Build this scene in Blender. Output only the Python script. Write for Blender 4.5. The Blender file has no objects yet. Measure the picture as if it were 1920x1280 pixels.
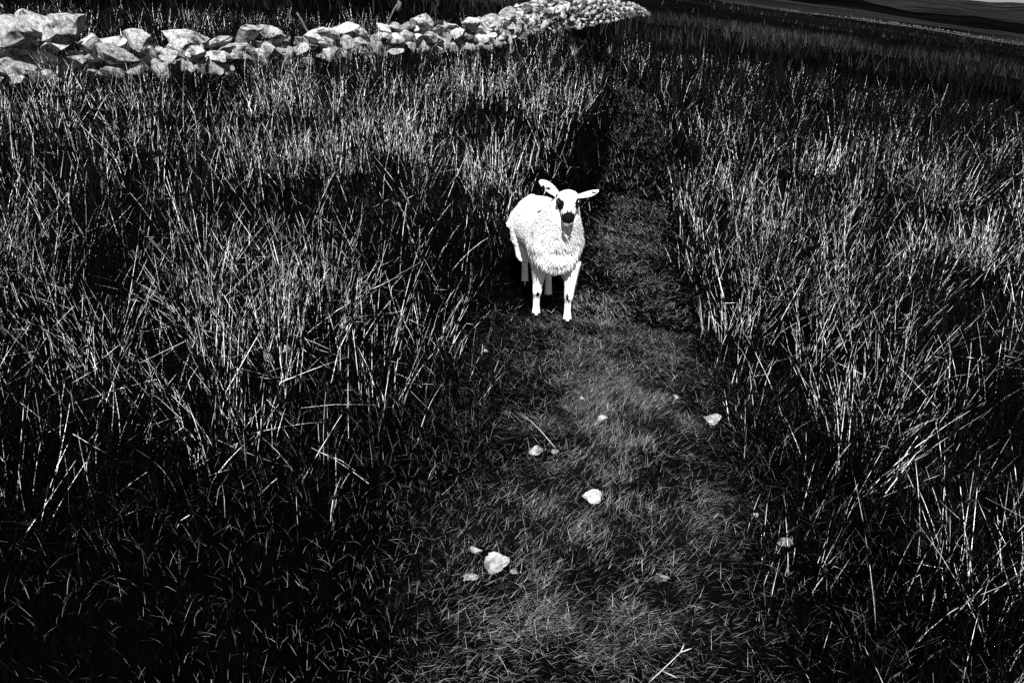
import bpy, bmesh, math, random
import numpy as np
from mathutils import Vector, Matrix, noise

scene = bpy.context.scene
col = scene.collection
R = math.radians

# ------------------------------------------------------------------ camera
F_PX, PITCH, EYE = 1493.0, R(24.0), 1.6          # focal length in px of the 1920 wide photograph
cam_d = bpy.data.cameras.new('camera')
cam_d.sensor_width = 36.0
cam_d.lens = F_PX / 1920 * 36
cam_d.clip_start, cam_d.clip_end = 0.05, 20000
cam = bpy.data.objects.new('camera', cam_d)
col.objects.link(cam)
cam.location = (0, 0, EYE)
cam.rotation_euler = (math.pi / 2 - PITCH, 0, 0)
scene.camera = cam

# ------------------------------------------------------------------ light (monochrome, as through a red filter)
SUN_EL, SUN_AZ = R(46), R(179)                   # azimuth clockwise from +Y: high, almost straight behind the camera
world = bpy.data.worlds.new('World')
scene.world = world
world.use_nodes = True
wn, wl = world.node_tree.nodes, world.node_tree.links
wn.clear()
sky = wn.new('ShaderNodeTexSky')
sky.sky_type = 'NISHITA'
sky.sun_disc = False
sky.sun_elevation, sky.sun_rotation = SUN_EL, SUN_AZ
sky.altitude = 400
sep = wn.new('ShaderNodeSeparateColor')
comb = wn.new('ShaderNodeCombineColor')
bg = wn.new('ShaderNodeBackground')
bg.inputs['Strength'].default_value = 0.05
wo = wn.new('ShaderNodeOutputWorld')
wl.new(sky.outputs['Color'], sep.inputs[0])
for k in range(3):
    wl.new(sep.outputs[0], comb.inputs[k])
wl.new(comb.outputs[0], bg.inputs['Color'])
wl.new(bg.outputs[0], wo.inputs[0])

sun_d = bpy.data.lights.new('sun', 'SUN')
sun_d.energy = 5.0
sun_d.angle = R(0.5)
sun = bpy.data.objects.new('sun', sun_d)
col.objects.link(sun)
sdir = Vector((math.sin(SUN_AZ) * math.cos(SUN_EL), math.cos(SUN_AZ) * math.cos(SUN_EL), math.sin(SUN_EL)))
sun.rotation_euler = sdir.to_track_quat('Z', 'Y').to_euler()
sun.location = sdir * 30

scene.view_settings.view_transform = 'Standard'
scene.view_settings.look = 'None'
scene.view_settings.exposure = 1.0
scene.view_settings.gamma = 1.0
scene.view_settings.use_curve_mapping = False
scene.cycles.max_bounces = 4
scene.cycles.diffuse_bounces = 2
scene.cycles.use_denoising = False

# ------------------------------------------------------------------ helpers
rng = np.random.default_rng(7)
random.seed(7)

def smooth(a, b, t):
    t = np.clip((t - a) / (b - a), 0, 1)
    return t * t * (3 - 2 * t)

def plane_z(x, y):
    """the hillside: it falls to the right, rises a little ahead"""
    return -(0.094 * x + 0.034 * (np.sqrt(x * x + 1.0) - 1.0)) + 0.022 * y

# path edges and the lines where the rushes begin, by distance ahead (filled below from the photograph)
PATH = {}

def bumps(x, y):
    d = np.hypot(x, y)
    b = (0.022 * np.sin(2.1 * x + 1.3 * y) * np.sin(1.7 * y - 0.9 * x + 1)
         + 0.014 * np.sin(5.3 * x - 2.0 * y + 2) * np.sin(4.1 * y + 1.7 * x)
         + 0.05 * np.sin(0.7 * x + 0.3) * np.sin(0.61 * y + 1.1))
    b += smooth(30, 80, d) * 0.5 * np.sin(0.11 * x + 0.4) * np.sin(0.083 * y)
    return b * smooth(0.5, 3.0, d)

DEL_D = np.array([0, 225, 245, 300, 420, 700, 780, 900, 1300, 1600, 1800, 2600, 3500, 4500, 9000.])
DEL_V = np.array([0, 0, -.05, -.40, -.10, .52, .60, .25, .72, 1.22, 1.05, 1.5, 1.93, 1.6, 1.1])

def ground(x, y):
    x = np.asarray(x, float); y = np.asarray(y, float)
    d = np.hypot(x, y) + 1e-9
    z = plane_z(x, y) + bumps(x, y)
    # far land beyond the brow of the field
    k = 225.0 / d
    e0 = np.degrees(np.arctan2(plane_z(x * k, y * k) - EYE, 225.0))
    lim = np.where(e0 < -3.3, -3.3 + 0.3 * (e0 + 3.3), np.where(e0 > 2.5, 2.5 + 0.3 * (e0 - 2.5), e0))
    m = smooth(300, 1200, d)
    az = np.degrees(np.arctan2(x, y))
    wob = (0.16 * np.sin(az * 0.31 + 1.0 + d * .0011) + 0.10 * np.sin(az * 0.83 + d * 0.002) + .03 * np.sin(az * 2.7 + d * .004)) * smooth(400, 1500, d)
    el = e0 * (1 - m) + lim * m + np.interp(d, DEL_D, DEL_V) + wob
    zf = EYE + d * np.tan(np.radians(el))
    w = smooth(215, 250, d)
    return z * (1 - w) + zf * w

def ray(px, py):
    u, v = (px - 960) / F_PX, (640 - py) / F_PX
    return np.array([u, math.cos(PITCH) + v * math.sin(PITCH), -math.sin(PITCH) + v * math.cos(PITCH)])

def on_ground(px, py, up=0.0):
    """where the line of sight through a pixel meets the ground (or a height 'up' over it)"""
    r = ray(px, py); t = 0.5
    while t < 400:
        p = r * t
        if EYE + p[2] <= float(ground(p[0], p[1])) + up:
            break
        t *= 1.002
    return Vector((p[0], p[1], float(ground(p[0], p[1]))))

def at_y(px, py, Y):
    r = ray(px, py); t = Y / r[1]
    return Vector((r[0] * t, Y, EYE + r[2] * t))

def edge_fn(pts):
    g = sorted([(on_ground(*p).y, on_ground(*p).x) for p in pts])
    ys = np.array([q[0] for q in g]); xs = np.array([q[1] for q in g])
    return lambda y: np.interp(y, ys, xs)

path_l = edge_fn([(800, 1279), (870, 1000), (930, 850), (955, 700), (930, 610), (1090, 470), (1130, 400), (1150, 330), (1165, 250), (1180, 190)])
path_r = edge_fn([(1400, 1279), (1400, 1000), (1370, 800), (1310, 650), (1265, 470), (1260, 400), (1255, 330), (1240, 250), (1215, 190)])
rush_l = edge_fn([(-900, 1170), (0, 1100), (400, 965), (800, 815), (840, 700), (860, 600), (940, 500), (985, 420), (1020, 330), (1090, 240), (1160, 180)])
rush_r = edge_fn([(1520, 1279), (1450, 950), (1390, 750), (1320, 600), (1265, 470), (1262, 400), (1258, 330), (1250, 250), (1220, 180)])

def mat(name, rough=0.7, spec=0.3):
    m = bpy.data.materials.new(name)
    m.use_nodes = True
    b = m.node_tree.nodes['Principled BSDF']
    b.inputs['Roughness'].default_value = rough
    b.inputs['Specular IOR Level'].default_value = spec
    return m, m.node_tree.nodes, m.node_tree.links, b

def attr_mat(name, rough=0.6, spec=0.3, grain=0.0, gscale=300):
    """grey from the 'tone' attribute, with fine procedural variation"""
    m, n, l, b = mat(name, rough, spec)
    a = n.new('ShaderNodeAttribute'); a.attribute_name = 'tone'
    out = a.outputs['Fac']
    if grain:
        tx = n.new('ShaderNodeTexNoise'); tx.inputs['Scale'].default_value = gscale
        geo = n.new('ShaderNodeNewGeometry')
        l.new(geo.outputs['Position'], tx.inputs['Vector'])
        mr = n.new('ShaderNodeMapRange')
        mr.inputs['From Min'].default_value, mr.inputs['From Max'].default_value = 0.35, 0.65
        if grain > .5:
            mr.inputs['From Min'].default_value, mr.inputs['From Max'].default_value = .44, .55  # rushes and low grass: dashes of sun and shadow painted along the stems
        mr.inputs['To Min'].default_value, mr.inputs['To Max'].default_value = 1 - grain, 1 + grain * .5
        l.new(tx.outputs['Fac'], mr.inputs['Value'])
        mu = n.new('ShaderNodeMath'); mu.operation = 'MULTIPLY'
        l.new(out, mu.inputs[0]); l.new(mr.outputs[0], mu.inputs[1])
        out = mu.outputs[0]
    l.new(out, b.inputs['Base Color'])
    return m

def tag(o, label=None, cat=None, group=None, kind=None):
    if label: o['label'] = label
    if cat: o['category'] = cat
    if group: o['group'] = group
    if kind: o['kind'] = kind
    return o

def mesh_np(name, V, Q, tone=None, tris=None, smooth_shade=False):
    me = bpy.data.meshes.new(name)
    V = np.asarray(V, np.float32); Q = np.asarray(Q, np.int32)
    me.vertices.add(len(V)); me.vertices.foreach_set('co', V.ravel())
    k = Q.shape[1]
    me.loops.add(Q.size); me.loops.foreach_set('vertex_index', Q.ravel())
    me.polygons.add(len(Q))
    me.polygons.foreach_set('loop_start', np.arange(0, Q.size, k, dtype=np.int32))
    me.polygons.foreach_set('loop_total', np.full(len(Q), k, np.int32))
    if smooth_shade:
        me.polygons.foreach_set('use_smooth', np.ones(len(Q), bool))
    if tone is not None:
        at = me.attributes.new('tone', 'FLOAT', 'POINT')
        at.data.foreach_set('value', np.asarray(tone, np.float32))
    me.update(calc_edges=True)
    return me

def add(name, me, m=None, parent=None):
    o = bpy.data.objects.new(name, me)
    col.objects.link(o)
    if m is not None:
        me.materials.clear(); me.materials.append(m)
    if parent is not None:
        o.parent = parent
    return o

def empty(name, loc, rz=0):
    o = bpy.data.objects.new(name, None)
    col.objects.link(o)
    o.location = loc; o.rotation_euler = (0, 0, rz)
    o.empty_display_size = 0.1
    return o

# ------------------------------------------------------------------ the ground, one sheet to the horizon
def build_ground():
    radii = [0.0]; r = 0.4
    while r < 9000:
        radii.append(r); r *= 1.028 if r < 4000 else 1.06
    radii = np.array(radii[1:])
    # finer spokes ahead, coarser behind
    az = np.concatenate([np.linspace(-180, -60, 36, endpoint=False), np.linspace(-60, 60, 220, endpoint=False), np.linspace(60, 180, 36, endpoint=False)])
    A, D = np.meshgrid(np.radians(az), radii)
    X, Y = D * np.sin(A), D * np.cos(A)
    Z = ground(X, Y)
    nr, na = X.shape
    V = np.stack([X.ravel(), Y.ravel(), Z.ravel()], 1)
    i, j = np.meshgrid(np.arange(nr - 1), np.arange(na), indexing='ij')
    j2 = (j + 1) % na
    Q = np.stack([i * na + j, (i) * na + j2, (i + 1) * na + j2, (i + 1) * na + j], -1).reshape(-1, 4)
    # a small quad cap under the camera
    c0 = len(V)
    V = np.vstack([V, [[0, 0, float(ground(0, 0.01))]]])
    Q = np.vstack([Q, np.array([[c0, (k + 2) % na, (k + 1) % na, k] for k in range(0, na, 2)])])
    # tone by distance: bog turf near, rough pasture, a dark band painted for cloud shadow and forest, paler grass hill behind
    Dv = np.append(D.ravel(), 0.0)
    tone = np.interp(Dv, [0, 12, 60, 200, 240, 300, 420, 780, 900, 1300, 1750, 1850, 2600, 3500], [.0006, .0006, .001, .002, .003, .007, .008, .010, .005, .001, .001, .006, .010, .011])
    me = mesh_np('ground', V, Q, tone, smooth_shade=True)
    m, n, l, b = mat('turf_soil', 1.0, 0.0)
    a = n.new('ShaderNodeAttribute'); a.attribute_name = 'tone'
    geo = n.new('ShaderNodeNewGeometry')
    mul = a.outputs['Fac']
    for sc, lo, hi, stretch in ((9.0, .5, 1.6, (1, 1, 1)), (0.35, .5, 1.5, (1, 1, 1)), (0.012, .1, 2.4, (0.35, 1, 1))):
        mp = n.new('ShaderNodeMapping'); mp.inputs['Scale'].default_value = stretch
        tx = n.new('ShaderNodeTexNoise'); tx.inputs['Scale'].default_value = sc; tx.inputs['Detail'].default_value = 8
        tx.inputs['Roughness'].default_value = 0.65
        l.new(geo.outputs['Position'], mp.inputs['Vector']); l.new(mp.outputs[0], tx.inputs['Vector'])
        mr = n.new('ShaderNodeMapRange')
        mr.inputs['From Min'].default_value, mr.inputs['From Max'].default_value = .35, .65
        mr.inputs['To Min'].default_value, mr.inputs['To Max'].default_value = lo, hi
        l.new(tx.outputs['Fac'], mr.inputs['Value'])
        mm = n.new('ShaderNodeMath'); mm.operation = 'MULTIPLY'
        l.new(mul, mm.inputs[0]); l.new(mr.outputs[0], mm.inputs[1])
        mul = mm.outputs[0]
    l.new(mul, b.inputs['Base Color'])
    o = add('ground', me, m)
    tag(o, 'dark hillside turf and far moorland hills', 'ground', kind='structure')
build_ground()

# ------------------------------------------------------------------ stones
def stone_mesh(name, seed, cuts=9, sub=2, rough=0.05, deep=(.3, .75)):
    rs = random.Random(seed)
    bm = bmesh.new()
    bmesh.ops.create_icosphere(bm, subdivisions=sub, radius=1.0)
    planes = []
    for _ in range(cuts):
        v = Vector((rs.gauss(0, 1), rs.gauss(0, 1), rs.gauss(0, 1))).normalized()
        planes.append((v, rs.uniform(*deep)))
    off = Vector((rs.uniform(-9, 9), rs.uniform(-9, 9), rs.uniform(-9, 9)))
    for v in bm.verts:
        p = v.co.copy()
        for nn, d in planes:
            e = p.dot(nn) - d
            if e > 0:
                p -= nn * e
        p *= 1 + rough * (2 * noise.noise(p * 2.5 + off) + 1.3 * noise.noise(p * 7 + off))
        v.co = p
    xs = [v.co for v in bm.verts]
    for ax in range(3):
        lo = min(p[ax] for p in xs); hi = max(p[ax] for p in xs)
        for p in xs:
            p[ax] = (p[ax] - lo) / (hi - lo) - 0.5
    me = bpy.data.meshes.new(name)
    bm.to_mesh(me); bm.free()
    return me

def stone_material(name, base, dark, patch=0.5):
    m, n, l, b = mat(name, 0.9, 0.15)
    tc = n.new('ShaderNodeNewGeometry')
    oi = n.new('ShaderNodeObjectInfo')
    t1 = n.new('ShaderNodeTexNoise'); t1.inputs['Scale'].default_value = 8; t1.inputs['Detail'].default_value = 9; t1.inputs['Roughness'].default_value = 0.7
    t2 = n.new('ShaderNodeTexNoise'); t2.inputs['Scale'].default_value = 38; t2.inputs['Detail'].default_value = 6
    l.new(tc.outputs['Position'], t1.inputs['Vector']); l.new(tc.outputs['Position'], t2.inputs['Vector'])
    r1 = n.new('ShaderNodeValToRGB')
    r1.color_ramp.elements[0].position, r1.color_ramp.elements[1].position = patch - 0.1, patch + 0.06
    r1.color_ramp.elements[0].color = (dark,) * 3 + (1,)
    r1.color_ramp.elements[1].color = (base,) * 3 + (1,)
    l.new(t1.outputs['Fac'], r1.inputs[0])
    mr = n.new('ShaderNodeMapRange')
    mr.inputs['From Min'].default_value, mr.inputs['From Max'].default_value = .3, .7
    mr.inputs['To Min'].default_value, mr.inputs['To Max'].default_value = .55, 1.35
    l.new(t2.outputs['Fac'], mr.inputs['Value'])
    mr2 = n.new('ShaderNodeMapRange')
    mr2.inputs['To Min'].default_value, mr2.inputs['To Max'].default_value = .7, 1.2
    l.new(oi.outputs['Random'], mr2.inputs['Value'])
    mx = n.new('ShaderNodeMath'); mx.operation = 'MULTIPLY'
    l.new(mr.outputs[0], mx.inputs[0]); l.new(mr2.outputs[0], mx.inputs[1])
    mc = n.new('ShaderNodeVectorMath'); mc.operation = 'SCALE'
    l.new(r1.outputs[0], mc.inputs[0]); l.new(mx.outputs[0], mc.inputs['Scale'])
    l.new(mc.outputs[0], b.inputs['Base Color'])
    bp = n.new('ShaderNodeBump'); bp.inputs['Strength'].default_value = 0.9; bp.inputs['Distance'].default_value = 0.03
    l.new(t1.outputs['Fac'], bp.inputs['Height']); l.new(bp.outputs[0], b.inputs['Normal'])
    return m

M_STONE = stone_material('lichened_wall_stone', 0.36, 0.012, 0.465)
M_PSTONE = stone_material('pale_path_stone', 0.45, 0.03, 0.45)

# wall line: the visible foot of the wall is hidden by about 0.35 m of rushes
wp = [on_ground(x, y, 0.22) for x, y in ((0, 120), (300, 106), (600, 89), (900, 75))] + [on_ground(x, y, 0.2) for x, y in ((1000, 46), (1120, 34), (1238, 15))]
wp = [wp[0] + (wp[0] - wp[1]).normalized() * 2.6] + wp + [Vector((wp[-1].x * 1.35, wp[-1].y * 1.5, 0))]
WALL = [(p.x, p.y) for p in wp]

def along(poly, s):
    for (ax, ay), (bx, by) in zip(poly[:-1], poly[1:]):
        L = math.hypot(bx - ax, by - ay)
        if s <= L:
            t = s / L
            return ax + (bx - ax) * t, ay + (by - ay) * t, math.atan2(by - ay, bx - ax)
        s -= L
    return None

def dist_poly(x, y, poly):
    best = np.full(np.shape(x), 1e9)
    for (ax, ay), (bx, by) in zip(poly[:-1], poly[1:]):
        dx, dy = bx - ax, by - ay
        t = np.clip(((x - ax) * dx + (y - ay) * dy) / (dx * dx + dy * dy), 0, 1)
        best = np.minimum(best, np.hypot(x - ax - t * dx, y - ay - t * dy))
    return best

def build_wall():
    root = empty('dry_stone_wall', (WALL[1][0], WALL[1][1], float(ground(*WALL[1]))))
    tag(root, 'tumbledown dry stone wall of pale lichened stones crossing the field behind the rushes', 'wall')
    fine = [stone_mesh('wall_stone', 100 + i, 15, 3, 0.05, (.25, .66)) for i in range(16)]
    coarse = [stone_mesh('wall_stone_small', 200 + i, 10, 1, 0.05, (.3, .7)) for i in range(8)]
    for me in fine + coarse:
        me.materials.append(M_STONE)
    rs = random.Random(5)
    items = []
    total = sum(math.hypot(b[0] - a[0], b[1] - a[1]) for a, b in zip(WALL[:-1], WALL[1:]))
    z_lo, course = 0.0, 0
    hts = [0.2, 0.17, 0.16, 0.15, 0.15, .15]
    rise = lambda s: float(np.interp(s, [0, 9, 14, 20, 30, 45, 56], [0, 0, .12, .38, .32, .05, -.4]))      # courses left standing: low at the near end
    for ci, ch in enumerate(hts):
        for row in (-1, 1):
            s = rs.uniform(0, 0.3)
            while s < total:
                q = along(WALL, s)
                if not q: break
                x, y, a = q
                if z_lo + ch > .46 + rise(s):
                    s += .3; continue
                if rs.random() < .06 + .2 * min(1, max(0, (s - 25) / 25)):
                    s += rs.uniform(.1, .25); continue
                w = rs.choice((rs.uniform(.10, .2), rs.uniform(.18, .34), rs.uniform(.26, .46))) * (0.9 if s > 9 else 1.1)
                hh = ch * rs.uniform(0.75, 1.6)
                dd = rs.uniform(0.26, 0.36)
                off = row * rs.uniform(0.06, 0.19)
                items.append((x - math.sin(a) * off, y + math.cos(a) * off, z_lo + ch * .5 + rs.uniform(-.05, .05), a + rs.uniform(-.35, .35), w * 1.12, dd, hh, s, row))
                s += w * rs.uniform(0.86, 1.0)
        z_lo += ch
    # cope stones, leaning and uneven, biggest at the near end
    s = 0.0
    while s < total:
        q = along(WALL, s)
        if not q: break
        x, y, a = q
        z_lo = .40 + rise(s) * .95 + rs.uniform(-.1, .03)
        if z_lo < .15: s += .5; continue
        big = 1.0 if s > 5.2 else 1.25
        w = rs.uniform(0.15, 0.46) * big
        hh = rs.uniform(0.11, 0.27) * big
        gap = 0 if rs.random() > 0.06 else 0.2
        items.append((x + rs.uniform(-.06, .06), y + rs.uniform(-.06, .06), z_lo + hh * .38, a + rs.uniform(-.3, .3), w * 1.05, rs.uniform(.3, .46), hh, s, 2))
        s += w * rs.uniform(0.85, 1.0) + gap
    # the heap of boulders at the left end
    for px, py, w, hh in ((30, 45, .62, .36), (78, 40, .52, .34), (122, 48, .46, .34), (20, 88, .5, .26)):
        p = on_ground(60, 122, 0.22)
        q = at_y(px, py, p.y + 0.05 - (px - 60) * 0.003)
        items.append((q.x, q.y - .05, q.z - float(ground(q.x, q.y)), .3, w, .5, hh, 1.0, 3))
    def cam_size(it):
        return it[4] * it[6] / (it[0] ** 2 + it[1] ** 2) * (0.05 if it[8] == -99 else 1) * (0.35 if it[8] == 1 else 1)
    items.sort(key=cam_size, reverse=True)
    V, Q, T, n0 = [], [], [], 0
    for k, (x, y, zc, a, w, d, h, s, row) in enumerate(items):
        z = float(ground(x, y)) + zc - 0.03
        rot = Matrix.Rotation(a, 4, 'Z') @ Matrix.Rotation(rs.gauss(0, .26), 4, 'Y') @ Matrix.Rotation(rs.gauss(0, .26), 4, 'X')
        mtx = Matrix.Translation((x, y, z)) @ rot @ Matrix.Diagonal((w, d, h, 1))
        if k < 300:
            o = bpy.data.objects.new('stone', fine[rs.randrange(len(fine))])
            col.objects.link(o); o.parent = root
            o.matrix_parent_inverse = Matrix.Translation(-root.location)
            o.matrix_basis = mtx
        else:
            me = coarse[rs.randrange(len(coarse))]
            mtx = mtx @ Matrix.Diagonal((.86, .86, .84, 1))
            co = np.empty(len(me.vertices) * 3); me.vertices.foreach_get('co', co); co = co.reshape(-1, 3)
            M = np.array(mtx)
            V.append(co @ M[:3, :3].T + M[:3, 3])
            f = np.array([p.vertices[:] for p in me.polygons])
            Q.append(f + n0); n0 += len(co)
            T.append(np.full(len(co), rs.choice((.02, .06, .14, .25, .34, .42))))
    me = mesh_np('far_stones', np.vstack(V) - np.array(root.location), np.vstack(Q), np.concatenate(T))
    o = add('far_stones', me, attr_mat('far_wall_stone', .9, .1, .5, 30), root)
    tag(o, 'small far stones of the wall running uphill', kind='stuff')
build_wall()

# the far wall along the brow at the right
def build_far_wall():
    pts = [(1465, 18), (1500, 22), (1600, 35), (1760, 60), (1920, 87), (2060, 108)]
    line = []
    for px, py in pts:
        r = ray(px, py); az = math.atan2(r[0], r[1])
        line.append((228 * math.sin(az), 228 * math.cos(az)))
    root = empty('dry_stone_wall', (line[2][0], line[2][1], float(ground(*line[2]))))
    tag(root, 'thin pale field wall far away along the brow at the upper right', 'wall')
    rs = random.Random(11)
    base = [stone_mesh('far_wall_stone', 300 + i, 8, 1) for i in range(5)]
    V, Q, n0, s = [], [], 0, 0.0
    while True:
        q = along(line, s)
        if not q: break
        x, y, a = q
        for zc in (.15, .5):
            if zc > .4 and rs.random() < .35: continue
            mtx = Matrix.Translation((x, y, float(ground(x, y)) + zc)) @ Matrix.Rotation(a + rs.uniform(-.3, .3), 4, 'Z') @ Matrix.Diagonal((rs.uniform(.5, 1.0), .6, rs.uniform(.3, .5), 1))
            me = base[rs.randrange(5)]
            co = np.empty(len(me.vertices) * 3); me.vertices.foreach_get('co', co); co = co.reshape(-1, 3)
            M = np.array(mtx); V.append(co @ M[:3, :3].T + M[:3, 3])
            Q.append(np.array([p.vertices[:] for p in me.polygons]) + n0); n0 += len(co)
        s += rs.uniform(.5, .8)
    o = add('far_stones', mesh_np('far_wall_stones', np.vstack(V) - np.array(root.location), np.vstack(Q)), stone_material('dim_far_stone', .10, .01, .5), root)
    tag(o, kind='stuff')
build_far_wall()

# ------------------------------------------------------------------ tubes for posts, stalks and the lamb
def tube(bm, pts, radii, side=None, seg=10, flat=None):
    """rings along a line; radii single or (side, other)"""
    rings = []
    n = len(pts)
    for i in range(n):
        p = Vector(pts[i])
        t = (Vector(pts[min(i + 1, n - 1)]) - Vector(pts[max(i - 1, 0)])).normalized()
        sv = Vector(side) if side is not None else (Vector((1, 0, 0)) if abs(t.x) < .8 else Vector((0, 1, 0)))
        sv = (sv - t * sv.dot(t)).normalized()
        ov = t.cross(sv)
        ra, rb = radii[i] if isinstance(radii[i], tuple) else (radii[i], radii[i])
        rings.append([bm.verts.new(p + sv * ra * math.cos(2 * math.pi * k / seg) + ov * rb * math.sin(2 * math.pi * k / seg)) for k in range(seg)])
    for a, b in zip(rings[:-1], rings[1:]):
        for k in range(seg):
            bm.faces.new((a[k], a[(k + 1) % seg], b[(k + 1) % seg], b[k]))
    bm.faces.new(rings[0][::-1]); bm.faces.new(rings[-1])

def bm_obj(name, bm, m, parent=None, shade=True):
    bmesh.ops.recalc_face_normals(bm, faces=bm.faces)
    me = bpy.data.meshes.new(name)
    bm.to_mesh(me); bm.free()
    if shade:
        me.polygons.foreach_set('use_smooth', np.ones(len(me.polygons), bool))
    return add(name, me, m, parent)

def wood_mat(name, base):
    m, n, l, b = mat(name, 0.9, 0.1)
    geo = n.new('ShaderNodeNewGeometry')
    mp = n.new('ShaderNodeMapping'); mp.inputs['Scale'].default_value = (1, 1, .12)
    tx = n.new('ShaderNodeTexNoise'); tx.inputs['Scale'].default_value = 90; tx.inputs['Detail'].default_value = 5
    l.new(geo.outputs['Position'], mp.inputs[0]); l.new(mp.outputs[0], tx.inputs['Vector'])
    r = n.new('ShaderNodeValToRGB')
    r.color_ramp.elements[0].position, r.color_ramp.elements[1].position = .35, .65
    r.color_ramp.elements[0].color = (base * .4,) * 3 + (1,); r.color_ramp.elements[1].color = (base * 1.5,) * 3 + (1,)
    l.new(tx.outputs['Fac'], r.inputs[0]); l.new(r.outputs[0], b.inputs['Base Color'])
    return m
M_WOOD_PALE, M_WOOD_DARK = wood_mat('bleached_wood', .09), wood_mat('dark_wet_wood', .004)

def stake(px0, py0, px1, py1, behind, r0, m, label, knob=False):
    """a stake standing just behind or in front of the near wall; lower and upper end seen in the photograph"""
    t = 0
    lo_s, best = None, 1e9
    for k in range(0, 4000):                                     # the point of the wall line on this bearing
        q = along(WALL, k * .01)
        if not q: break
        d = abs(math.atan2(q[0], q[1]) - math.atan2(ray(px0, py0)[0], ray(px0, py0)[1]))
        if d < best: best, lo_s = d, q
    Y = lo_s[1] + behind
    a, b = at_y(px0, py0, Y), at_y(px1, py1, Y)
    gz = float(ground(a.x, a.y))
    dirn = (b - a)
    foot = a + dirn * ((gz - 0.1 - a.z) / dirn.z) if dirn.z > .05 else a
    bm = bmesh.new()
    rs = random.Random(int(px0))
    pts, rad = [], []
    for i in range(8):
        f = i / 7
        p = foot.lerp(b, f) - foot
        pts.append(p + Vector((rs.uniform(-.008, .008), rs.uniform(-.008, .008), 0))); rad.append(r0 * (1.05 - .2 * f) * rs.uniform(.88, 1.1))
    tube(bm, pts, rad, seg=8)
    o = bm_obj('fence_stake', bm, m)
    o.location = foot
    if knob:
        bm = bmesh.new()
        e = b - foot
        tube(bm, [e + Vector((0, 0, -.12)), e + Vector((.03, 0, -.05)), e + Vector((.05, 0, .02)), e + Vector((.02, 0, .05))], [.02, .04, .04, .02], seg=8)
        bm_obj('knot', bm, m, o)
    tag(o, label, 'stake', 'old stakes along the wall')
    return o
stake(574, 55, 557, 24, .35, .018, M_WOOD_PALE, 'short crooked pale stake leaning left over the wall top')
stake(722, 52, 744, 8, .4, .018, M_WOOD_PALE, 'thin pale stake with a knobbed top leaning right behind the wall', True)
stake(934, 72, 911, 2, -.45, .035, M_WOOD_DARK, 'long dark stake leaning left across the front of the wall')
stake(944, 38, 955, 3, .5, .04, M_WOOD_DARK, 'dark post rising behind the wall beside the long leaning stake')

# the far wire fence on the brow beyond the far wall
def far_fence():
    pts = []
    for px, py in ((1400, 6), (1500, 12), (1596, 26), (1681, 44), (1760, 58), (1814, 69), (1860, 77), (1904, 85), (1960, 96)):
        az = math.atan2(ray(px, py)[0], ray(px, py)[1])
        pts.append(Vector((238 * math.sin(az), 238 * math.cos(az), float(ground(238 * math.sin(az), 238 * math.cos(az))))))
    root = empty('wire_fence', pts[2])
    tag(root, 'distant wire fence of thin posts just beyond the far field wall', 'fence')
    m = wood_mat('weathered_post', .035)
    for p in pts:
        bm = bmesh.new()
        tube(bm, [(0, 0, -.3), (0, 0, .9), (.02, 0, 1.6)], [.08, .075, .06], seg=6)
        o = bm_obj('post', bm, m, root)
        o.location = p - root.location
    for h in (1.0, 1.45):
        for a, b in zip(pts[:-1], pts[1:]):
            bm = bmesh.new()
            tube(bm, [a - root.location + Vector((0, 0, h)), b - root.location + Vector((0, 0, h))], [.01, .01], seg=4)
            bm_obj('wire', bm, M_WOOD_DARK, root)
far_fence()

# ------------------------------------------------------------------ stones lying in the path
PSTONES = [
    (932, 1052, 50, 36, 'largest pale stone, cracked and rounded, lying low in the path turf'),
    (893, 1032, 24, 14, 'small flat pale stone just above the largest path stone'),
    (884, 1084, 30, 16, 'low pale stone half sunk in turf below the largest path stone'),
    (963, 1073, 18, 8, 'tiny sliver of stone at the right foot of the largest path stone'),
    (1110, 927, 38, 30, 'jagged pale stone in the middle of the path'),
    (1005, 843, 28, 18, 'angular white stone on the left of the path below the lamb'),
    (1040, 847, 16, 9, 'small grey stone just right of the angular white one'),
    (1129, 785, 20, 22, 'small upright pale stone in mid path below the lamb'),
    (1337, 786, 34, 20, 'broken pale stone at the right edge of the path'),
    (1472, 1012, 26, 30, 'upright pale stone at the foot of the right hand rushes'),
    (1242, 1086, 28, 12, 'thin flat pale stone low in the path right of centre'),
    (1268, 744, 12, 8, 'tiny pale pebble on the path far right of the lamb'),
    (1092, 748, 10, 9, 'tiny pale pebble on the path right below the lamb'),
    (1417, 967, 12, 9, 'tiny pale pebble between the path and the upright stone'),
    (910, 658, 9, 9, 'tiny pale pebble left of the path below the lamb'),
]
PS_POS = []
for i, (px, py, w, h, label) in enumerate(PSTONES):
    g = on_ground(px, py + h * .4)
    s = Vector((g.x, g.y, EYE - g.z)).length / F_PX
    me = stone_mesh('path_stone', 500 + i, 14, 4, 0.11, (.35, .8))
    o = add('path_stone', me, M_PSTONE)
    o.location = g + Vector((0, .01, h * s * .2))
    o.scale = (w * s * .98, w * s * .8, h * s * 1.0)
    o.rotation_euler = (random.uniform(-.2, .2), random.uniform(-.2, .2), random.uniform(-.4, .4))
    tag(o, label, 'stone', 'pale stones in the path')
    PS_POS.append((g.x, g.y, w * s))

# ------------------------------------------------------------------ the lamb
LF = (on_ground(1005, 596) + on_ground(1063, 608)) / 2
LAMB = Vector((LF.x, LF.y, float(ground(LF.x, LF.y))))

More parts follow.
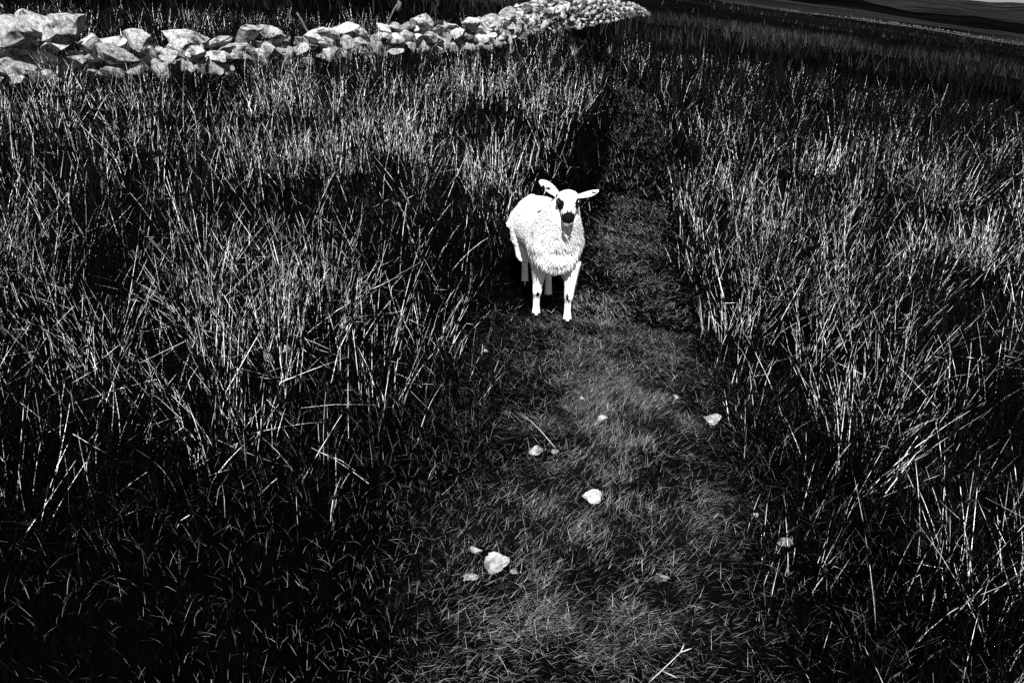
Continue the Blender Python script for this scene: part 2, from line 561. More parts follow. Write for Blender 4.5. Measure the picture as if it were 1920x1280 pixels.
def build_lamb():
    root = empty('lamb', LAMB)
    tag(root, 'white lamb with black nose and eye patches standing on the path facing the camera', 'lamb')
    def gl(px, py):
        g = on_ground(px, py) - LAMB
        return Vector((g.x, g.y, g.z))
    fl, fr = gl(1005, 596), gl(1063, 608)
    rr, rl = gl(1028, 562), gl(984, 537)
    bm = bmesh.new()
    side = Vector((.97, .2, 0)).normalized()
    # trunk
    tr = [((.015, -.150, .44), (.045, .06)), ((.012, -.118, .435), (.095, .110)), ((.01, -.05, .43), (.128, .150)), ((-.01, .08, .44), (.135, .150)),
          ((-.035, .20, .43), (.138, .140)), ((-.06, .31, .43), (.138, .134)), ((-.08, .40, .43), (.114, .115)), ((-.092, .45, .43), (.06, .07))]
    tube(bm, [a for a, b in tr], [b for a, b in tr], side, 24)
    tube(bm, [(.035, -.125, .60), (.026, -.105, .53), (.017, -.085, .45), (.012, -.06, .38)], [(.06, .05), (.10, .075), (.118, .078), (.10, .06)], side, 20)
    # neck
    tube(bm, [(.0, .06, .44), (.01, -.015, .455), (.018, -.09, .515), (.035, -.165, .612), (.05, -.20, .68)], [(.08, .08), (.118, .118), (.110, .112), (.072, .08), (.045, .05)], side, 20)
    # head: poll, brow, eyes, muzzle, nose
    hs = Vector((1, 0, 0))
    poll, tip = Vector((.052, -.19, .70)), Vector((.050, -.305, .616))
    hd = [(-.10, .022, .02), (0.0, .043, .04), (.14, .053, .050), (.32, .0545, .056), (.48, .048, .054), (.64, .037, .046), (.78, .031, .040), (.92, .0295, .036), (1.02, .025, .027), (1.07, .013, .013)]
    dpt = Vector((0, .022, -.012))
    tube(bm, [poll.lerp(tip, f) + dpt * min(1, f * 1.3) for f, a, b in hd], [(a, b) for f, a, b in hd], hs, 20)
    # ears: flat leaf shapes
    def ear(base, tipp, nrm, w):
        base, tipp = Vector(base), Vector(tipp)
        t = (tipp - base).normalized(); sv = t.cross(Vector(nrm)).normalized()
        prof = [(0, .6), (.18, .75), (.4, .98), (.62, 1.0), (.8, .85), (.93, .55), (1, .22)]
        n_ = sv.cross(t)
        tube(bm, [base.lerp(tipp, f) + n_ * (-.010 * math.sin(f * 3.1)) for f, k in prof], [(w * k, .0068) for f, k in prof], sv, 12)
    ear((.012, -.190, .690), (-.078, -.165, .755), (.25, -.9, -.35), .025)
    ear((.092, -.190, .688), (.195, -.165, .710), (.1, -.80, .60), .0165)
    # front legs
    for h, sx in ((fl, -1), (fr, 1)):
        top = Vector((.012 + .078 * sx, -.03 if sx > 0 else -.005, .33))
        pts = [top, Vector((h.x * .15 + top.x * .85, top.y * .7 + (h.y - .012) * .3, .26)), Vector((h.x * .45 + top.x * .55, h.y - .014, .20)), Vector((h.x * .75 + top.x * .25, h.y - .016, .15)),
               Vector((h.x * .9 + top.x * .1, h.y - .0, .115)), Vector((h.x, h.y, .07)) , Vector((h.x, h.y - .004, .046)), Vector((h.x, h.y - .008, .030)), Vector((h.x, h.y - .010, .022))]
        pts = [p + Vector((0, 0, h.z * (1 - min(1, p.z / .3)))) for p in pts]
        tube(bm, pts, [(.052, .058), (.037, .040), (.027, .029), (.0235, .025), (.0180, .020), (.0172, .019), (.0205, .022), (.0225, .024), (.0215, .023)], Vector((1, 0, 0)), 14)
    # hind legs: thigh, stifle, hock, cannon
    for h, sx in ((rl, -1), (rr, 1)):
        hip = Vector((-.06 + .075 * sx, .33, .42))
        st = Vector((-.045 + .085 * sx, .255, .29))
        hock = Vector((h.x, h.y + .065, .165))
        pts = [hip, hip.lerp(st, .6), st, st.lerp(hock, .5), hock, Vector((h.x, h.y + .045, .11)), Vector((h.x, h.y + .012, .045)), Vector((h.x, h.y - .008, .018)), Vector((h.x, h.y - .016, .004))]
        pts = [p + Vector((0, 0, h.z * (1 - min(1, p.z / .3)))) for p in pts]
        tube(bm, pts, [(.075, .10), (.07, .095), (.055, .07), (.034, .042), (.022, .03), (.018, .021), (.020, .021), (.021, .022), (.018, .02)], Vector((1, 0, 0)), 14)
    # tail
    tube(bm, [(-.085, .42, .52), (-.13, .47, .48), (-.185, .475, .41), (-.215, .465, .36)], [.035, .033, .03, .02], None, 12)
    bmesh.ops.recalc_face_normals(bm, faces=bm.faces)
    me = bpy.data.meshes.new('body'); bm.to_mesh(me); bm.free()
    body = add('body', me, None, root)
    md = body.modifiers.new('remesh', 'REMESH'); md.mode = 'VOXEL'; md.voxel_size = 0.0042
    ms = body.modifiers.new('smooth', 'SMOOTH'); ms.factor = 0.5; ms.iterations = 5
    dg = bpy.context.evaluated_depsgraph_get(); dg.update()
    new = bpy.data.meshes.new_from_object(body.evaluated_get(dg))
    body.modifiers.clear(); body.data = new
    vg = body.vertex_groups.new(name='trunk')
    c_ = np.empty(len(new.vertices) * 3); new.vertices.foreach_get('co', c_); c_ = c_.reshape(-1, 3)
    wgt = smooth(.27, .34, c_[:, 2]) * smooth(.60, .53, c_[:, 2] - .6 * np.clip(c_[:, 1] + .10, 0, .2))
    for i_ in np.nonzero(wgt > .02)[0]:
        vg.add([int(i_)], float(wgt[i_]), 'REPLACE')
    ms = body.modifiers.new('smooth', 'SMOOTH'); ms.factor = 0.6; ms.iterations = 40; ms.vertex_group = 'trunk'
    dg = bpy.context.evaluated_depsgraph_get(); dg.update()
    new2 = bpy.data.meshes.new_from_object(body.evaluated_get(dg))
    body.modifiers.clear(); body.vertex_groups.clear(); body.data = new2; bpy.data.meshes.remove(new); new = new2; bpy.data.meshes.remove(me); new.name = 'body'
    nv = len(new.vertices)
    co = np.empty(nv * 3); new.vertices.foreach_get('co', co); co = co.reshape(-1, 3)
    no = np.empty(nv * 3); new.vertices.foreach_get('normal', no); no = no.reshape(-1, 3)
    # coat: white with black eye patches, nose, knee spots, dark ear folds
    tone = np.full(nv, .86)
    head = np.nonzero((co[:, 2] > .42) & (co[:, 1] < -.10) | (co[:, 2] < .24))[0]
    # (centre, radii, tilt)
    P = lambda f, dx, dy=0: poll.lerp(tip, f) + Vector((dx, dy, 0))
    spots = [(P(.36, -.042, -.02), (.025, .045, .026)), (P(.58, -.040, -.02), (.010, .04, .032)), (P(.76, -.036, -.01), (.006, .03, .018)),
             (P(.36, .046, -.02), (.020, .045, .026)), (P(.58, .045, -.02), (.008, .04, .03)), (P(.76, .038, -.01), (.006, .03, .02)),
             (P(1.0, .0, .01), (.036, .06, .026)), (P(.80, .0, -.05), (.015, .05, .032)), (P(.66, .012, -.05), (.006, .05, .016)), (P(.62, -.006, -.05), (.005, .04, .016)),
             (Vector((fl.x + .005, fl.y - .035, .148)), (.011, .03, .017)), (Vector((fr.x - .004, fr.y - .035, .152)), (.009, .03, .02)), (Vector((fr.x + .004, fr.y - .035, .128)), (.005, .03, .010)),
             (Vector((-.058, -.18, .722)), (.010, .03, .013)), (Vector((-.038, -.18, .722)), (.017, .025, .006)), (Vector((.135, -.18, .690)), (.004, .03, .014)), (Vector((.168, -.18, .702)), (.02, .03, .0045)), (Vector((.004, -.195, .69)), (.004, .03, .022)),
             (Vector((rr.x, rr.y - .02, rr.z + .02)), (.012, .02, .014))]
    for i in head:
        p = Vector(co[i])
        q = p + 0.006 * noise.noise_vector(p * 110) + .004 * noise.noise_vector(p * 300)
        for c, r in spots:
            d = ((q.x - c.x) / r[0]) ** 2 + ((q.y - c.y) / r[1]) ** 2 + ((q.z - c.z) / r[2]) ** 2
            if d < 1:
                tone[i] = .003
                break
    at = new.attributes.new('tone', 'FLOAT', 'POINT'); at.data.foreach_set('value', tone.astype(np.float32))
    new.polygons.foreach_set('use_smooth', np.ones(len(new.polygons), bool))
    new.materials.clear(); new.materials.append(attr_mat('lamb_coat', .85, .1, .12, 260))
    # eyes, nostrils, hooves
    m_eye, n, l, b = mat('eye_gloss', .08, .6); b.inputs['Base Color'].default_value = (.008,) * 3 + (1,)
    for sx in (-1, 1):
        bm = bmesh.new(); bmesh.ops.create_uvsphere(bm, u_segments=16, v_segments=10, radius=.0115)
        o = bm_obj('eye', bm, m_eye, root)
        o.location = poll.lerp(tip, .36) + dpt * .47 + Vector((sx * .0455, -.026, .012))
    m_hoof, n, l, b = mat('hoof_horn', .7, .1); b.inputs['Base Color'].default_value = (.004,) * 3 + (1,)
    for h in (fl, fr, rl, rr):
        bm = bmesh.new()
        for sx in (-1, 1):
            tube(bm, [(sx * .013, .0, .024), (sx * .0135, -.006, .014), (sx * .015, -.013, 0), (sx * .015, -.013, -.006)], [(.012, .024), (.0135, .027), (.0145, .031), (.0145, .031)], Vector((1, 0, 0)), 10)
        o = bm_obj('hoof', bm, m_hoof, root); o.location = h + Vector((0, -.008, .004))
    m_lip, n, l, b = mat('lip_skin', .5, .3); b.inputs['Base Color'].default_value = (.16,) * 3 + (1,)
    bm = bmesh.new()
    tube(bm, [(-.020, .012, 0), (-.012, .0, -.004), (0, -.005, -.006), (.012, 0, -.004), (.020, .012, 0)], [.004, .0065, .006, .0065, .004], None, 8)
    o = bm_obj('lower_lip', bm, m_lip, root); o.location = tip + Vector((0, .012, -.026))
    # fleece: flat tapered locks laid over trunk, neck and thighs
    poly = np.empty(len(new.polygons)); new.polygons.foreach_get('area', poly)
    cen = np.empty(len(new.polygons) * 3); new.polygons.foreach_get('center', cen); cen = cen.reshape(-1, 3)
    nrm = np.empty(len(new.polygons) * 3); new.polygons.foreach_get('normal', nrm); nrm = nrm.reshape(-1, 3)
    x, y, z = cen.T
    ok = (z > .27 + .02 * np.sin(x * 60)) & ~((y < -.15) & (z > .585 + (y + .15) * .5)) & ~((y < -.205) & (z > .50))
    ear_m = (z > .64) & (y < -.1)
    ok &= ~ear_m
    pa, pb = np.array(poll), np.array(tip + dpt)
    tt = np.clip(((cen - pa) @ (pb - pa)) / ((pb - pa) @ (pb - pa)), -.1, 1.1)
    hdist = np.linalg.norm(cen - (pa + tt[:, None] * (pb - pa)), axis=1)
    ok = (z > .27 + .02 * np.sin(x * 60)) & (hdist > .068) & ~((z > .66) & (y < -.12))
    ok &= ~((y < .03) & (np.abs(x - .012) > .045) & (z < .345)) & ~((y > .2) & (z < .34))
    idx = np.nonzero(ok)[0]
    pick = rng.choice(idx, 30000, p=poly[idx] / poly[idx].sum())
    c, nn = cen[pick], nrm[pick]
    n = len(c)
    chest = smooth(.02, -.12, c[:, 1]) * smooth(.60, .45, c[:, 2])
    flow = np.stack([rng.normal(0, .25, n) + .3 * np.sign(c[:, 0]) * chest, .55 - .9 * chest, -.75 - .5 * chest], 1) + rng.normal(0, .22, (n, 3))
    flow -= nn * (flow * nn).sum(1, keepdims=True)
    flow /= np.linalg.norm(flow, axis=1, keepdims=True) + 1e-9
    L = (.012 + .030 * chest) * rng.uniform(.6, 1.35, n)
    w = rng.uniform(.0016, .0034, n)
    sd = np.cross(nn, flow)
    lift = (np.where(rng.random(n) < .3, rng.uniform(.3, .8, n), rng.uniform(.06, .25, n)) + .3 * chest)[:, None]
    p0 = c - nn * .002
    p1 = c + (flow * .55 + nn * .45 * lift) * L[:, None] + nn * .003
    p2 = c + (flow * 1.0 + nn * .42 * lift) * L[:, None] + nn * .002
    V = np.stack([p0 - sd * w[:, None], p0 + sd * w[:, None], p1 - sd * w[:, None] * .9, p1 + sd * w[:, None] * .9, p2 - sd * w[:, None] * .15, p2 + sd * w[:, None] * .15], 1).reshape(-1, 3)
    b0 = np.arange(n)[:, None] * 6
    Q = np.concatenate([b0 + np.array([[0, 1, 3, 2]]), b0 + np.array([[2, 3, 5, 4]])])
    tn = np.repeat(rng.uniform(.76, .90, n), 6)
    wool = attr_mat('wool', .9, .05)
    wn_, wl_ = wool.node_tree.nodes, wool.node_tree.links
    tr_ = wn_.new('ShaderNodeBsdfTranslucent'); tr_.inputs['Color'].default_value = (.85, .85, .85, 1)
    mx_ = wn_.new('ShaderNodeMixShader'); mx_.inputs[0].default_value = .4
    wl_.new(wn_['Principled BSDF'].outputs[0], mx_.inputs[1]); wl_.new(tr_.outputs[0], mx_.inputs[2])
    wl_.new(mx_.outputs[0], wn_['Material Output'].inputs['Surface'])
    add('fleece', mesh_np('fleece', V, Q, tn, smooth_shade=True), wool, root)
build_lamb()

# ------------------------------------------------------------------ grass and rushes
class Blades:
    def __init__(self): self.V, self.Q, self.T, self.n = [], [], [], 0
    def add(self, base, L, az, lean, curl, width, S, tone, prism=False, kink=None, side=0.25, vary=.5):
        n = len(base)
        if n == 0: return
        az = az.copy(); p = base.copy()
        psi = az + math.pi / 2 + rng.normal(0, .6, n)
        if kink is not None:
            kat = rng.integers(1, S, n) if S > 1 else np.ones(n)
        pts = [p.copy()]; tang = []
        sideways = rng.normal(0, side, n) / S
        th = lean.copy()
        for k in range(S):
            th = lean + curl * (k + .5) / S
            if kink is not None:
                th = th + np.where(k >= kat, kink, 0)
            th = np.clip(th, -.3, 2.6)
            az = az + sideways
            t = np.stack([np.sin(th) * np.cos(az), np.sin(th) * np.sin(az), np.cos(th)], 1)
            p = p + t * (L / S)[:, None]
            gz = ground(p[:, 0], p[:, 1]) + .006
            p[:, 2] = np.maximum(p[:, 2], gz)
            tang.append(t); pts.append(p.copy())
        tang.append(tang[-1])
        m = 3 if prism else 2
        for_v, for_t = [], []
        for k in range(S + 1):
            f = k / S
            wk = width * (1 - .88 * f ** 2.2)
            if prism:
                e1 = np.stack([-np.sin(az), np.cos(az), np.zeros(n)], 1)
                e2 = np.cross(tang[k], e1)
                for j in range(3):
                    a = 2.0944 * j
                    for_v.append(pts[k] + (e1 * math.cos(a) + e2 * math.sin(a)) * (wk * .5)[:, None])
            else:
                e = np.stack([np.cos(psi), np.sin(psi), np.zeros(n)], 1) * (wk * .5)[:, None]
                for_v += [pts[k] - e, pts[k] + e]
            tk = tone * (1 - vary + 2 * vary * rng.random(n))
            for_t += [tk] * m
        V = np.stack(for_v, 1); T = np.stack(for_t, 1)
        nv = V.shape[1]
        b0 = (self.n + np.arange(n) * nv)[:, None]
        for k in range(S):
            if prism:
                for j in range(3):
                    self.Q.append(b0 + np.array([[k * 3 + j, k * 3 + (j + 1) % 3, k * 3 + 3 + (j + 1) % 3, k * 3 + 3 + j]]))
            else:
                self.Q.append(b0 + np.array([[k * 2, k * 2 + 1, k * 2 + 3, k * 2 + 2]]))
        self.V.append(V.reshape(-1, 3)); self.T.append(T.ravel()); self.n += n * nv
    def build(self, name, m, label, cat, smooth_shade=False):
        me = mesh_np(name, np.vstack(self.V), np.vstack(self.Q), np.concatenate(self.T), smooth_shade=smooth_shade)
        return tag(add(name, me, m), label, cat, kind='stuff')

def sample(r0, r1, dens, amax):
    n = int(dens * amax * (r1 * r1 - r0 * r0))
    r = np.sqrt(rng.uniform(r0 * r0, r1 * r1, n)); a = rng.uniform(-amax, amax, n)
    return r * np.sin(a), r * np.cos(a)

def vnoise(x, y, sc, seed):
    """cheap smooth value noise 0..1"""
    r_ = np.random.default_rng(seed); G = r_.random((64, 64))
    u, v = x * sc + 1000.3, y * sc + 1000.7
    i, j = np.floor(u).astype(int), np.floor(v).astype(int)
    f, g = u - i, v - j
    f, g = f * f * (3 - 2 * f), g * g * (3 - 2 * g)
    a = G[i % 64, j % 64]; b = G[(i + 1) % 64, j % 64]; c = G[i % 64, (j + 1) % 64]; d = G[(i + 1) % 64, (j + 1) % 64]
    return a * (1 - f) * (1 - g) + b * f * (1 - g) + c * (1 - f) * g + d * f * g

def outside(x, y):
    """metres outside the rush edge (positive inside the rush beds); side"""
    dl = rush_l(y) - x; dr = x - rush_r(y)
    return np.maximum(dl, dr)

def clear_of(x, y, margin=0.0):
    k = dist_poly(x, y, WALL) > .42 + margin
    ax, ay = LAMB.x - .02, LAMB.y + .35
    k &= ((x - ax) / .27) ** 2 + ((y - ay) / .65) ** 2 > 1
    return k

def pale_p(x, y):
    """share of dead straw-coloured stems: patchy"""
    v = .6 * vnoise(x, y, 1.1, 1) + .25 * vnoise(x, y, 2.3, 3) + .15 * vnoise(x, y, .25, 2)
    front = smooth(3.6, 2.2, y)                                     # the nearest edge is mostly fresh and dark
    return np.clip(.11 + .7 * (v - .39), .04, .45) * (1 - .55 * front) * (1 - .62 * smooth(6, 13, y) * smooth(0, 1.5, x - path_r(y))) * (1 - .52 * smooth(7.5, 13, y))

M_RUSH = attr_mat('rush_stems', .5, .05, .99, 24)
M_GRASS = attr_mat('grass_blades', .65, .1, .3, 60)

def tones(n, pale, dark=(.0003, .0014), light=(.45, .95)):
    t = rng.uniform(*dark, n)
    k = rng.random(n) < pale
    t[k] = rng.uniform(light[0], light[1], k.sum()) * rng.uniform(.6, 1, k.sum())
    return t

def rushes(r0, r1, tufts, stems, amax, S, prism, wmul, names, Lr=(.24, .54), pale_mul=1.0):
    """tufts of fanning stems; split left / right of the path"""
    tx, ty = sample(r0, r1, tufts, amax)
    o = outside(tx, ty)
    grow = smooth(-.05, .35, o)
    stray = .07 * ((tx < path_l(ty) - .12) | (tx > path_r(ty) + .12)) * (ty < 3.0)      # a few tufts stand out in the short grass
    keep = (rng.random(len(tx)) < np.maximum(smooth(-.12, .1, o), stray)) & clear_of(tx, ty)
    keep &= rng.random(len(tx)) < .35 + .9 * vnoise(tx, ty, .7, 9)
    tx, ty, grow = tx[keep], ty[keep], grow[keep]
    nt = len(tx)
    hgt = (1 + .04 * (dist_poly(tx, ty, WALL) < 2.0)) * (.5 + .5 * grow) * rng.uniform(.75, 1.15, nt) * (.75 + .45 * vnoise(tx, ty, .35, 5))
    fan = rng.uniform(.12, .62, nt)
    wind_a = rng.normal(.5, .9, nt); wind_m = rng.uniform(0, .18, nt)
    pal = pale_p(tx, ty) * rng.choice([.08, .3, .7, 1.3, 2.2], nt) * pale_mul
    k = rng.poisson(stems, nt)
    ti = np.repeat(np.arange(nt), k); n = len(ti)
    rad = np.abs(rng.normal(0, .07, n)) + .01
    an = rng.uniform(0, 2 * math.pi, n)
    bx, by = tx[ti] + rad * np.cos(an) * 1.3, ty[ti] + rad * np.sin(an) * 1.3
    vx = np.cos(an) * fan[ti] * rng.uniform(.2, 1.3, n) + np.cos(wind_a[ti]) * wind_m[ti] + rng.normal(0, .06, n)
    vy = np.sin(an) * fan[ti] * rng.uniform(.2, 1.3, n) + np.sin(wind_a[ti]) * wind_m[ti] + rng.normal(0, .06, n)
    lean, az = np.hypot(vx, vy), np.arctan2(vy, vx)
    L = rng.uniform(*Lr, n) * hgt[ti] * rng.choice([1, 1, 1, .6, .8], n)
    curl = np.abs(rng.normal(0, .3, n))
    kink = np.where(rng.random(n) < .14, rng.uniform(.7, 1.9, n), 0)
    tone = tones(n, np.clip(pal[ti], 0, .7))
    w = rng.uniform(.0015, .0030, n) * np.clip(np.hypot(bx, by) / 6.5, 1, 2.3) * np.where(tone > .1, 1.2, 1)
    base = np.stack([bx, by, ground(bx, by) - .01], 1)
    ok = clear_of(bx, by, -.1)
    left = tx[ti] < .5 * (path_l(ty[ti]) + path_r(ty[ti]))
    for sidek, B in ((left, names[0]), (~left, names[1])):
        q = sidek & ok
        B.add(base[q], L[q], az[q], lean[q], curl[q], w[q], S, tone[q], prism, kink[q], vary=.45)

nl, nr_, fl_, fr_ = Blades(), Blades(), Blades(), Blades()
rushes(.9, 5.0, 38, 62, R(52), 4, True, 1.0, (nl, nr_))
# stems that stand out in the photograph: (foot ... tip), foot on the ground
def marked(B, pix, w=.0045, tone=.8):
    foot = on_ground(*pix[0]); pts = [foot]
    lean = rng.uniform(-.12, .12)
    for px, py in pix[1:]:
        q = at_y(px, py, foot.y + lean * (len(pts)) / len(pix)); q.z = max(q.z, float(ground(q.x, q.y)) + .01)
        pts.append(q)
    n0, ns = B.n, len(pts)
    V = []
    for k, p in enumerate(pts):
        t = (pts[min(k + 1, ns - 1)] - pts[max(k - 1, 0)]).normalized()
        e1 = t.cross(Vector((0, 1, 0))).normalized(); e2 = t.cross(e1)
        r = w * .5 * (1 - .6 * k / (ns - 1))
        for j in range(3):
            V.append(p + e1 * r * math.cos(2.0944 * j) + e2 * r * math.sin(2.0944 * j))
    B.V.append(np.array(V)); B.T.append(np.full(len(V), tone)); B.n += len(V)
    B.Q.append(np.array([[n0 + k * 3 + j, n0 + k * 3 + (j + 1) % 3, n0 + k * 3 + 3 + (j + 1) % 3, n0 + k * 3 + 3 + j] for k in range(ns - 1) for j in range(3)]))
Z7 = [[(690, 850), (745, 690), (780, 600), (845, 515)], [(720, 840), (735, 720), (735, 580), (712, 455)], [(705, 850), (730, 700), (728, 560)], [(1000, 850), (950, 700), (898, 538)], [(985, 830), (930, 720), (825, 560)],
      [(890, 740), (805, 600)], [(330, 700), (260, 590), (185, 470)], [(425, 750), (360, 640), (300, 560)], [(420, 765), (495, 620)], [(580, 890), (572, 720), (552, 600)], [(535, 820), (545, 690), (546, 560)],
      [(410, 640), (520, 605), (605, 570)], [(430, 636), (530, 590), (545, 560)], [(440, 635), (540, 598), (600, 590)], [(40, 940), (110, 870), (200, 810), (290, 765), (360, 735)], [(330, 1055), (318, 960), (308, 880)],
      [(1045, 790), (1085, 600), (1130, 520), (1232, 340)], [(1140, 405), (1200, 388), (1270, 400), (1320, 425), (1365, 458)], [(1320, 855), (1308, 720), (1298, 570)], [(1240, 870), (1265, 760), (1270, 660)],
      [(1770, 1042), (1690, 980), (1600, 920), (1495, 868)], [(1760, 1020), (1640, 930), (1540, 890)], [(910, 985), (950, 930), (1000, 880)], [(920, 975), (1040, 900), (1170, 830)], [(1000, 1005), (1070, 980), (1145, 960)], [(905, 980), (925, 920), (940, 875)],
      [(880, 485), (830, 390), (790, 300), (750, 205)], [(440, 435), (385, 310), (345, 190), (305, 110)], [(300, 340), (260, 180), (170, 0)], [(1030, 500), (1042, 370), (1038, 230)], [(560, 1095), (640, 1030), (705, 985)],
      [(900, 270), (898, 130), (895, 0)], [(860, 290), (845, 180), (820, 120)], [(0, 400), (90, 180), (20, 0)], [(330, 720), (250, 580), (105, 380)], [(190, 640), (205, 500), (160, 440)], [(0, 435), (120, 460), (230, 500)], [(0, 590), (110, 480), (190, 420)],
      [(20, 575), (100, 590), (180, 600)], [(340, 930), (420, 850), (490, 750)], [(400, 1010), (430, 900), (470, 800)], [(1220, 880), (1240, 800), (1222, 660)], [(1190, 840), (1165, 780), (1115, 740)], [(1590, 560), (1625, 400), (1690, 270)], [(130, 1225), (105, 1100), (88, 980)],
      [(1300, 980), (1330, 920), (1345, 905)], [(1240, 1100), (1300, 1040), (1330, 1015)], [(530, 1230), (620, 1215), (700, 1210)], [(850, 1255), (870, 1215), (910, 1190)]]
for z in Z7:
    marked(nl, [(a / 2.56, 500 + b / 2.56) for a, b in z], rng.uniform(.0028, .0046), rng.uniform(.45, .8))
nl.build('rush_bed', M_RUSH, 'tall tangled rushes with pale dead stems left of the path, nearest the camera', 'rushes', True)
nr_.build('rush_bed', M_RUSH, 'tall tangled rushes with pale dead stems right of the path, nearest the camera', 'rushes', True)
rushes(5.0, 8, 26, 50, R(43), 4, False, 1, (fl_, fr_))
rushes(8, 13, 18, 40, R(42), 3, False, 1, (fl_, fr_), pale_mul=.85)
rushes(13, 22, 10, 30, R(41), 2, False, 1.7, (fl_, fr_), pale_mul=.7)
fl_.build('rush_bed', M_RUSH, 'dense rushes between the lamb and the near stone wall on the left', 'rushes')
fr_.build('rush_bed', M_RUSH, 'dense rushes filling the middle of the slope right of the path', 'rushes')

def far_rushes():
    B = Blades()
    for r0, r1, dens, S, w, Lr, am in ((22, 60, 34, 2, .011, (.3, .6), R(40)), (60, 226, 1.5, 1, .07, (.25, .5), R(38))):
        x, y = sample(r0, r1, dens, am)
        keep = (rng.random(len(x)) < .05 + 1.3 * vnoise(x, y, .4, 31) ** 2) & (dist_poly(x, y, WALL) > .5)
        x, y = x[keep], y[keep]; n = len(x)
        pal = .45 * smooth(.45, .8, .5 * vnoise(x, y, .12, 33) + .5 * vnoise(x, y, .5, 34)) + .02
        t = tones(n, pal, (.0005, .003), (.015, .10))
        B.add(np.stack([x, y, ground(x, y) - .02], 1), rng.uniform(*Lr, n), rng.uniform(0, 6.28, n), np.abs(rng.normal(0, .3, n)), np.abs(rng.normal(.1, .3, n)), rng.uniform(.6, 1.3, n) * w, S, t)
    B.build('rough_pasture', M_GRASS, 'rough rush and grass pasture stretching away up to the brow', 'grass')
far_rushes()

def understory():
    m_low = attr_mat('low_grass', .7, .02, .98, 34)
    B = Blades()
    x1, y1 = sample(.8, 6, 4200, R(52))
    x2, y2 = sample(1.0, 3.2, 11000, R(44))
    x, y = np.append(x1, x2), np.append(y1, y2)
    inp = (x > path_l(y)) & (x < path_r(y))
    keep = ~inp & clear_of(x, y, -.2) & (rng.random(len(x)) < .45 + .6 * vnoise(x, y, 2.5, 41))
    x, y = x[keep], y[keep]; n = len(x)
    o = smooth(-.6, .2, outside(x, y))
    L = rng.uniform(.03, .10, n) * (.8 + .9 * o)
    t = tones(n, .05 + .16 * vnoise(x, y, 1.2, 43), (.0003, .0012), (.02, .26))
    for sx, sy, sw in PS_POS:
        L[(np.abs(x - sx) < sw * .6) & (y < sy + .03) & (y > sy - .22)] *= .25
    B.add(np.stack([x, y, ground(x, y) - .005], 1), L, rng.uniform(0, 6.28, n), np.abs(rng.normal(.2, .35, n)), rng.uniform(.2, 1.4, n), rng.uniform(.0006, .0014, n), 2, t)
    x, y = sample(6, 22, 260, R(41))
    keep = clear_of(x, y); x, y = x[keep], y[keep]; n = len(x)
    t = tones(n, .07 + .1 * vnoise(x, y, .5, 44), (.0006, .003), (.05, .25))
    B.add(np.stack([x, y, ground(x, y) - .005], 1), rng.uniform(.08, .25, n), rng.uniform(0, 6.28, n), np.abs(rng.normal(.2, .35, n)), rng.uniform(.2, 1.0, n), rng.uniform(.003, .006, n), 1, t)
    B.build('short_grass', m_low, 'dark short grass under the rushes and along both sides of the path', 'grass')
understory()

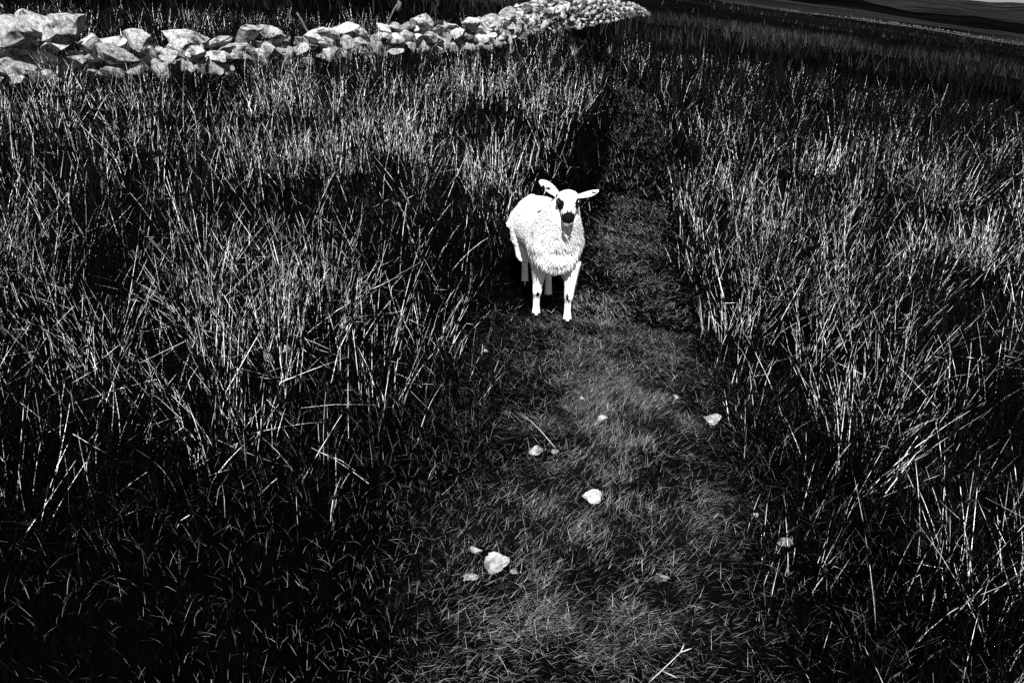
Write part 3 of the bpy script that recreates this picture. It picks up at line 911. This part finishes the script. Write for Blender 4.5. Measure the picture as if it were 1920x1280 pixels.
def path_turf():
    B = Blades()
    x1, y1 = sample(.8, 6.5, 13500, R(36))
    x2, y2 = sample(1.0, 3.8, 80000, R(34))
    x, y = np.append(x1, x2), np.append(y1, y2)
    fine_ = np.append(np.ones(len(x1)), np.full(len(x2), .62))
    c = .5 * (path_l(y) + path_r(y)); hw = .5 * (path_r(y) - path_l(y))
    u = np.abs(x - c) / hw
    keep = rng.random(len(x)) < smooth(1.75, .55, u)
    keep &= rng.random(len(x)) < .3 + .9 * vnoise(x, y, 5, 51)
    for sx, sy, sw in PS_POS:
        keep &= ~((np.hypot(x - sx, y - sy) < sw * .38) | ((np.abs(x - sx) < sw * .45) & (y < sy) & (y > sy - .035) & (rng.random(len(x)) < .5)))
    x, y, u, fine_ = x[keep], y[keep], u[keep], fine_[keep]; n = len(x)
    comb = 6.28 * vnoise(x, y, 1.6, 52) * 1.3                       # trodden blades lie in swirls
    az = np.where(rng.random(n) < .6, comb + rng.normal(0, .5, n), rng.uniform(0, 6.28, n))
    m = smooth(.3, .66, .3 * vnoise(x, y, 2.6, 53) + .35 * vnoise(x, y, 8, 54) + .35 * vnoise(x, y, 19, 55)) * smooth(1.2, .5, u)
    m = np.clip(m + .75 * smooth(3.4, 4.2, y) * smooth(.95, .4, np.abs(x - path_r(y) + .28) / .32), 0, 1.5)      # the worn strip runs past the lamb
    t = tones(n, .08 + .34 * m, (.0004, .003), (.06, .55))
    for q, S in ((fine_ < .9, 1), (fine_ > .9, 2)):
        k = int(q.sum())
        B.add(np.stack([x, y, ground(x, y) - .003], 1)[q], rng.uniform(.02, .060, k), az[q], rng.uniform(.75, 1.6, k), rng.uniform(-.2, .5, k), rng.uniform(.0008, .0016, k) * (1.0 if S == 2 else .78), S, t[q])
    x, y = sample(6.5, 14, 900, R(16))
    keep = (x > path_l(y) - .1) & (x < path_r(y) + .1); x, y = x[keep], y[keep]; n = len(x)
    t = tones(n, .45, (.001, .005), (.05, .3))
    B.add(np.stack([x, y, ground(x, y) - .003], 1), rng.uniform(.03, .09, n), rng.uniform(0, 6.28, n), rng.uniform(.3, 1.4, n), rng.uniform(0, .5, n), rng.uniform(.003, .005, n), 1, t)
    B.build('path_turf', M_GRASS, 'short trodden matted grass of the footpath', 'grass')
path_turf()

# ------------------------------------------------------------------ single dead stalks that stand out
M_STRAW = attr_mat('bleached_straw', .6, .3, .25, 200)
def stalk(name, pix, r, label, fork=None, up=None):
    """first pixel is the foot on the ground; the others are seen at the foot's distance, rising towards 'up' metres"""
    foot = on_ground(*pix[0])
    bm = bmesh.new()
    pts = [Vector((0, 0, 0))]
    for k, (px, py) in enumerate(pix[1:], 1):
        h = up[k] if up else None
        if h is not None:
            q = on_ground(px, py, h) ; q.z += h
        else:
            q = at_y(px, py, foot.y)
        pts.append(q - foot)
    tube(bm, pts, [r * (1 - .5 * i / len(pts)) for i in range(len(pts))], seg=6)
    o = bm_obj(name, bm, M_STRAW); o.location = foot
    o.data.attributes.new('tone', 'FLOAT', 'POINT').data.foreach_set('value', np.full(len(o.data.vertices), .4, np.float32))
    for f in fork or []:
        bm = bmesh.new()
        a = pts[-1] if f[0] is None else pts[f[0]]
        e = [a]
        for px, py, h in f[1]:
            q = on_ground(px, py, h); q.z += h; e.append(q - foot)
        mid = e[0].lerp(e[-1], .6)
        tube(bm, [e[0], mid, e[-1]], [r * .6, r * 1.1, r * .3], seg=6)
        s = bm_obj('seed_branch', bm, M_STRAW, o)
        s.data.attributes.new('tone', 'FLOAT', 'POINT').data.foreach_set('value', np.full(len(s.data.vertices), .45, np.float32))
    tag(o, label, 'stalk')
    return o
stalk('dry_stalk', [(1216, 1280), (1240, 1258), (1262, 1236), (1276, 1222)], .0016, 'bleached dry stalk with a forked seed head at the bottom edge of the path',
      [(None, [(1283, 1206, .06)]), (None, [(1297, 1215, .06)]), (1, [(1268, 1270, .03)])], [0, .02, .04, .055])
stalk('dry_stalk', [(1040, 838), (1018, 812), (996, 790), (964, 770)], .0016, 'single long fine pale stalk lying across the left edge of the path', None, [0, .03, .04, .03])
